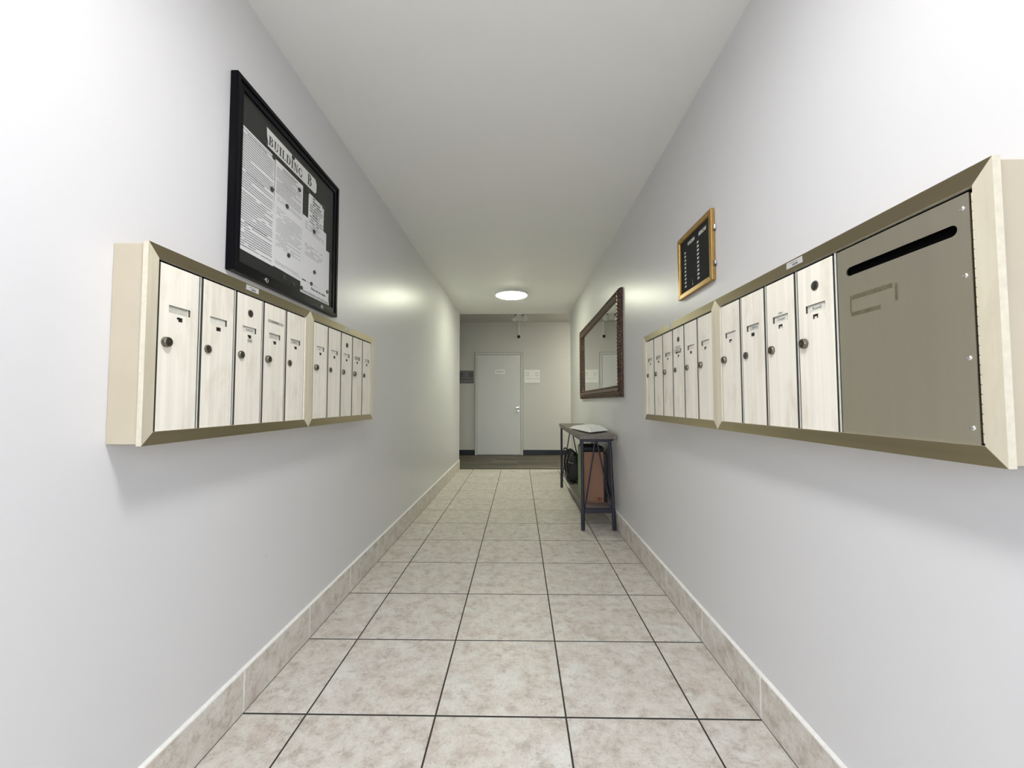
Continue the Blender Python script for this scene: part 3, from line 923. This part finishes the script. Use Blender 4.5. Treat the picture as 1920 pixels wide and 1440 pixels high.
for y, z, where in ((0.098, 2.078, 'at the seam of left and middle columns just under the banner'), (0.234, 2.159, 'at the top edge of the banner'),
        (0.091, 1.943, 'on the right edge of the upper left text page'), (0.289, 2.045, 'at the top right of the page under the banner'),
        (0.196, 1.925, 'at the top of the middle letter page'), (0.364, 2.076, 'at the top left corner of the small notice'), (0.512, 2.073, 'at the top right corner of the small notice'),
        (0.425, 1.913, 'at the top of the right letter'), (0.216, 1.721, 'low on the middle letter page'), (0.436, 1.720, 'low on the right letter'),
        (0.409, 1.656, 'at the top of the website slip'), (0.323, 1.613, 'at the left end of the website slip'), (0.568, 1.660, 'at the right end of the website slip'),
        (0.183, 1.619, 'on bare black felt below the middle page, the left one of two'), (0.256, 1.609, 'on bare black felt below the middle page, the right one of two'),
        (0.044, 2.100, 'at the lower left corner of the banner')):
    o = put('magnet', mag, 'magnet', None, (XL + PA + 0.0018, y, z), (0, 0, ML))
    tag(o, 'round black magnet ' + where, 'magnet', 'magnets on the notice board')

# ------------------------------------------------------------------ directory board on the right wall
DY, DZ, DWd, DHt = 0.646, 1.622, 0.375, 0.316
db = empty('directory_board', (XR, DY, DZ), MR)
tag(db, 'gold framed black letter board on the right wall above the mailboxes', 'letter board')
rect_frame(db, 'frame', DWd, DHt, 0.024, -0.0185, -0.002, 'gold', bevel=0.003)
box('felt_panel', (0.02, DWd - 0.02, -0.008, -0.001, 0.02, DHt - 0.02), 'felt', db)
rect_frame(db, 'inner_lip', DWd - 0.044, DHt - 0.044, 0.004, -0.0125, -0.008, 'gold', 0.022, 0.022, 0.0008, 1)
put('heading', text_mesh('GOLDEN', 0.023, bold=0.0004, sx=0.85), 'letter', db, (0.148, -0.0085, 0.258))
put('heading', text_mesh('ARROW', 0.025, bold=0.0005, sx=0.85), 'letter', db, (0.270, -0.0085, 0.2575))
for col, u in ((0, 0.075), (1, 0.222)):
    for r in range(10):
        put('room_number', text_mesh(str((101 if col == 0 else 201) + r), 0.0135, bold=0.0005), 'letter', db, (u, -0.0085, 0.2255 - 0.0190 * r))
put('loose_letter', text_mesh('I', 0.020, bold=0.0003), 'ink_grey', db, (0.156, -0.0085, 0.060))
put('loose_letter', text_mesh('1', 0.016, bold=0.0003), 'letter', db, (0.158, -0.0085, 0.045))
for z in (0.226, 0.072):
    mm = MB(); mm.box(DWd, DWd + 0.008, -0.012, -0.001, z - 0.010, z + 0.012, 1)
    mm.tube([(DWd + 0.010, -0.006, z - 0.006), (DWd + 0.010, -0.006, z + 0.010)], 0.0052, 12, 0)
    put('hinge', mm.mesh('hinge', smooth=True), ['chrome', 'lock'], db)

# ------------------------------------------------------------------ mirror on the right wall
MY1, MZ0, MW, MHt = 4.050, 1.138, 2.20, 0.900
mi = empty('wall_mirror', (XR, MY1, MZ0), MR)
tag(mi, 'large mirror in a carved brown frame on the right wall', 'mirror')
prof = [(0.0, 0.0), (0.0, -0.014), (0.004, -0.022), (0.012, -0.026), (0.020, -0.022), (0.024, -0.024), (0.040, -0.036), (0.056, -0.038), (0.068, -0.034), (0.078, -0.027), (0.092, -0.0225), (0.098, -0.0215), (0.100, -0.016), (0.100, -0.002)]
for i, (a, b, dx, dz) in enumerate((((0, 0), (MW, 0), (1, -1), 0), ((MW, 0), (MW, MHt), 0, 0), ((MW, MHt), (0, MHt), 0, 0), ((0, MHt), (0, 0), 0, 0))):
    mm = MB()
    d = Vector((b[0] - a[0], b[1] - a[1])).normalized()
    nrm = Vector((-d.y, d.x))
    vs = []
    for t, y in prof:
        vs.append((a[0] + (d.x + nrm.x) * t, y, a[1] + (d.y + nrm.y) * t))
        vs.append((b[0] + (-d.x + nrm.x) * t, y, b[1] + (-d.y + nrm.y) * t))
    n = len(prof)
    fs = [(2 * k, 2 * k + 1, 2 * k + 3, 2 * k + 2) for k in range(n - 1)]
    fs.append((2 * n - 2, 2 * n - 1, 1, 0))
    fs += [tuple(range(0, 2 * n, 2)), tuple(range(2 * n - 1, 0, -2))]
    mm.add(vs, fs)
    put('frame_rail' if i % 2 == 0 else 'frame_stile', mm.mesh('frame_rail'), 'mirror_frame', mi)
bd = MB()
def beads(inset, y, r, step):
    pts = []
    for (a, b) in (((inset, inset), (MW - inset, inset)), ((MW - inset, inset), (MW - inset, MHt - inset)), ((MW - inset, MHt - inset), (inset, MHt - inset)), ((inset, MHt - inset), (inset, inset))):
        L = math.hypot(b[0] - a[0], b[1] - a[1]); k = int(L / step)
        for j in range(k):
            pts.append((a[0] + (b[0] - a[0]) * j / k, a[1] + (b[1] - a[1]) * j / k))
    for x, z in pts:
        bd.lathe([(0.001, r), (r * 0.75, r * 0.65), (r, 0.0)], (x, y, z), 1, 7, 0, -1)
beads(0.014, -0.022, 0.0120, 0.027)
beads(0.088, -0.0225, 0.0065, 0.020)
beads(0.050, -0.036, 0.0070, 0.030)
put('beading', bd.mesh('beading', smooth=True), 'mirror_frame', mi)['kind'] = 'stuff'
mg = box('mirror_glass', (-MW / 2 + 0.099, MW / 2 - 0.099, -0.002, 0.001, 0.099, MHt - 0.099), 'mirror', mi, 0, (MW / 2, -0.0135, 0), (0, 0, -0.0108))
box('backing_board', (0.05, MW - 0.05, -0.0015, -0.0005, 0.05, MHt - 0.05), 'felt', mi)

# ------------------------------------------------------------------ console table
TX0, TX1, TY0, TY1 = 0.538, 0.848, 2.050, 3.885
ct = empty('console_table', ((TX0 + TX1) / 2, (TY0 + TY1) / 2, 0))
tag(ct, 'narrow grey wood console table with dark metal legs against the right wall', 'table')
cx, cy = (TX0 + TX1) / 2, (TY0 + TY1) / 2
def rel(p): return (p[0] - cx, p[1] - cy, p[2])
box('tabletop', (TX0 - cx, TX1 - cx, TY0 - cy, TY1 - cy, 0.780, 0.820), 'table_wood', ct, 0.003)
box('lower_shelf', (0.572 - cx, 0.822 - cx, 2.13 - cy, 3.81 - cy, 0.166, 0.186), 'table_wood', ct, 0.002)
for ye, s in ((2.105, -1), (3.835, 1)):
    for xt, xb in ((0.563, 0.563), (0.802, 0.832)):
        mm = MB()
        a, b = Vector(rel((xt, ye, 0.780))), Vector(rel((xb, ye + s * 0.016, 0.0)))
        q = a.lerp(b, (0.780 - 0.20) / 0.780); q2 = a.lerp(b, (0.780 - 0.165) / 0.780)
        mm.tube([a, q, q2, a.lerp(b, 0.97), b], [0.0135, 0.0145, 0.0175, 0.0175, 0.0168], 14)
        put('leg', mm.mesh('leg', smooth=True), 'iron', ct)
    mm = MB(); mm.box(0.570 - cx, 0.808 - cx, ye - 0.010 - cy, ye + 0.010 - cy, 0.752, 0.780)
    put('end_rail', mm.mesh('end_rail', 0.002), 'iron', ct)
    mm = MB(); mm.box(0.566 - cx, 0.826 - cx, ye + s * 0.011 - 0.011 - cy, ye + s * 0.011 + 0.011 - cy, 0.146, 0.187)
    put('end_rail', mm.mesh('end_rail', 0.002), 'iron', ct)
    for sx, xb in ((-1, 0.582), (1, 0.806)):
        mm = MB(); mm.tube([rel((0.685 + sx * 0.008, ye, 0.755)), rel((xb, ye + s * 0.010, 0.188))], 0.0072, 8)
        put('brace', mm.mesh('brace', smooth=True), 'iron', ct)
for x in (0.563, 0.828):
    mm = MB(); mm.box(x - 0.010 - cx, x + 0.010 - cx, 2.115 - cy, 3.825 - cy, 0.760, 0.780)
    put('side_rail', mm.mesh('side_rail', 0.002), 'iron', ct)
for a, b in (((0.832, 2.98, 0.762), (0.8365, 2.14, 0.188)), ((0.832, 2.98, 0.762), (0.8365, 3.80, 0.188))):
    mm = MB(); mm.tube([rel(a), rel(b)], 0.0072, 8)
    put('brace', mm.mesh('brace', smooth=True), 'iron', ct)

# white poly mailer on the table: pinched edges, puffed middle
def mailer():
    n = 18
    K = [Vector((0.530, 2.72)), Vector((0.630, 2.110)), Vector((0.848, 2.36)), Vector((0.800, 3.05))]
    rg = random.Random(3)
    cr = [(rg.uniform(0, 1), rg.uniform(0, 1), rg.uniform(0.05, 0.2), rg.uniform(-1, 1)) for _ in range(12)]
    top, bot = [], []
    for j in range(n + 1):
        for i in range(n + 1):
            u, v = i / n, j / n
            p = (K[0] * (1 - u) + K[1] * u) * (1 - v) + (K[3] * (1 - u) + K[2] * u) * v
            e = min(u, 1 - u, v, 1 - v)
            b = min(1.0, e / 0.22)
            puff = 0.043 * (1 - (1 - b) ** 2)
            for a, c, r, s in cr:
                puff += 0.010 * s * b * math.exp(-((u - a) ** 2 + (v - c) ** 2) / r ** 2)
            lift = 0.012 * (1 - b) ** 1.5
            top.append((p.x - cx, p.y - cy, 0.8215 + lift + max(puff, 0.0016)))
            bot.append((p.x - cx, p.y - cy, 0.8205 + lift))
    m = MB()
    N = n + 1
    fs = [(j * N + i, j * N + i + 1, (j + 1) * N + i + 1, (j + 1) * N + i) for j in range(n) for i in range(n)]
    off = N * N
    fs2 = [(a + off, d + off, c + off, b + off) for a, b, c, d in fs]
    rim = [i for i in range(N)] + [j * N + n for j in range(1, N)] + [n * N + i for i in range(n - 1, -1, -1)] + [j * N for j in range(n - 1, 0, -1)]
    fs3 = [(rim[k], rim[(k + 1) % len(rim)], rim[(k + 1) % len(rim)] + off, rim[k] + off) for k in range(len(rim))]
    m.add(top + bot, fs + fs2 + fs3)
    return m.mesh('mailer_bag')
pk = empty('padded_mailer', (cx, cy, 0.8205))
o = put('pouch', mailer(), 'mailer', pk, (0, 0, -0.8205))
tag(pk, 'white plastic mailer package lying on the console table', 'package')

# cardboard box on the shelf
cb = empty('cardboard_box', (0.694, 2.465, 0.1865))
m = MB()
w2, d2_, h2 = 0.093, 0.165, 0.455
m.box(-w2, w2, -d2_, d2_, 0.0, 0.004); m.box(-w2, w2, -d2_, -d2_ + 0.004, 0.004, h2); m.box(-w2, w2, d2_ - 0.004, d2_, 0.004, h2)
m.box(w2 - 0.004, w2, -d2_ + 0.004, d2_ - 0.004, 0.004, h2)
put('carton', m.mesh('carton'), 'cardboard', cb)
box('side_panel', (-w2 - 0.0005, -w2 + 0.0035, -d2_ + 0.0005, d2_, 0.004, h2 + 0.030), 'green', cb)
m = MB()
m.box(-0.060, 0.088, -d2_ - 0.0006, -d2_, 0.010, 0.0135)
for a, b, c, d in ((0.018, 0.086, 0.040, 0.0425), (0.018, 0.0205, 0.016, 0.040), (0.0835, 0.086, 0.016, 0.040), (0.034, 0.040, 0.016, 0.040), (0.046, 0.058, 0.016, 0.040), (0.064, 0.072, 0.016, 0.040)):
    m.box(a, b, -d2_ - 0.0006, -d2_, c, d)
put('handling_marks', m.mesh('handling_marks'), 'print_brown', cb)
tag(cb, 'upright brown cardboard box with a green side on the table shelf', 'box')
# black folded bag lying over the top of the carton
m = MB(); m.box(-0.088, 0.100, -0.150, 0.170, 0, 0.045)
o = put('folded_bag', m.mesh('folded_bag', 0.014, 3, True), 'nylon', None, (0.694, 2.46, 0.6418))
tag(o, 'black folded cloth bag lying on top of the cardboard box', 'bag')
m = MB(); m.box(-0.016, 0.016, -0.20, 0.26, 0, 0.44)
o = put('portfolio_case', m.mesh('portfolio_case', 0.006, 2, True), 'nylon', None, (0.8055, 2.50, 0.1865))
tag(o, 'flat black case standing between the cardboard box and the wall', 'case')

# black backpack with loose straps further along the shelf
bk = empty('backpack', (0.665, 3.36, 0.1865))
bm = bmesh.new()
bmesh.ops.create_cube(bm, size=1.0)
bmesh.ops.subdivide_edges(bm, edges=bm.edges[:], cuts=7, use_grid_fill=True)
rg = random.Random(11)
for v in bm.verts:
    x, y, z = v.co
    r = Vector((x, y, z)).normalized() * 0.5
    v.co = Vector((x, y, z)).lerp(r * 1.25, 0.55)
    t = v.co.z + 0.5
    v.co.x *= 0.19 * (1.1 - 0.35 * t); v.co.y *= 0.34 * (1.1 - 0.3 * t); v.co.z = t * 0.30 + 0.001
    k = 0.006 * math.sin(37 * v.co.y + 5 * t) + 0.004 * math.sin(61 * v.co.x + 23 * v.co.z)
    v.co.x += k; v.co.y += k * 0.7
    v.co.z = max(0.002, v.co.z)
me = bpy.data.meshes.new('bag_body'); bm.to_mesh(me); bm.free()
me.polygons.foreach_set('use_smooth', [True] * len(me.polygons))
put('bag_body', me, 'nylon', bk)
def strap(pts, w, name='strap', mat='nylon'):
    """flat band swept along points"""
    m = MB()
    P = [Vector(p) for p in pts]
    Q = []
    for i in range(len(P) - 1):
        for k in range(5):
            t = k / 5
            p0, p1, p2, p3 = P[max(i - 1, 0)], P[i], P[i + 1], P[min(i + 2, len(P) - 1)]
            Q.append(0.5 * ((2 * p1) + (-p0 + p2) * t + (2 * p0 - 5 * p1 + 4 * p2 - p3) * t * t + (-p0 + 3 * p1 - 3 * p2 + p3) * t ** 3))
    Q.append(P[-1])
    m.tube(Q, w, 8)
    put(name, m.mesh(name, smooth=True), mat, bk)
strap([(-0.075, -0.12, 0.05), (-0.105, -0.14, 0.16), (-0.095, -0.12, 0.28), (-0.04, -0.08, 0.345), (0.02, -0.02, 0.30)], 0.0095)
strap([(-0.09, 0.06, 0.05), (-0.115, 0.04, 0.18), (-0.10, 0.02, 0.30), (-0.05, 0.0, 0.36), (0.03, 0.02, 0.29)], 0.0095)
strap([(-0.07, -0.02, 0.30), (-0.09, -0.02, 0.36), (-0.115, -0.02, 0.375), (-0.13, -0.03, 0.36)], 0.008)
strap([(-0.085, -0.10, 0.10), (-0.105, -0.13, 0.03), (-0.085, -0.19, 0.009), (-0.05, -0.26, 0.010)], 0.008)
strap([(0.0, -0.15, 0.10), (-0.01, -0.20, 0.04), (0.02, -0.24, 0.010), (0.05, -0.28, 0.010)], 0.008)
strap([(-0.098, -0.10, 0.235), (-0.075, -0.16, 0.225), (-0.03, -0.155, 0.215)], 0.0045, 'webbing', 'nylon_grey')
strap([(-0.098, 0.02, 0.140), (-0.085, -0.12, 0.130), (-0.03, -0.170, 0.120)], 0.0045, 'webbing', 'nylon_grey')
tag(bk, 'black backpack with loose straps on the table shelf behind the cardboard box', 'bag')

# ------------------------------------------------------------------ chipped paint and scuffs on the walls
for (X, y, z, a, b, mt, par) in ((XR, 0.585, 0.30, 0.004, 0.009, 'white_plastic', wr), (XL, 0.13, 0.50, 0.010, 0.004, 'sticker', wl), (XR, 0.42, 2.02, 0.004, 0.006, 'white_plastic', wr)):
    m = MB()
    sx = 0.0004 if X < 0 else -0.0004
    m.prism([(y - a, z), (y - a * 0.3, z + b * 0.5), (y + a * 0.6, z + b * 0.3), (y + a, z - b * 0.2), (y + a * 0.1, z - b * 0.5)], 0, X, X + sx)
    put('paint_chip', m.mesh('paint_chip'), mt, par)
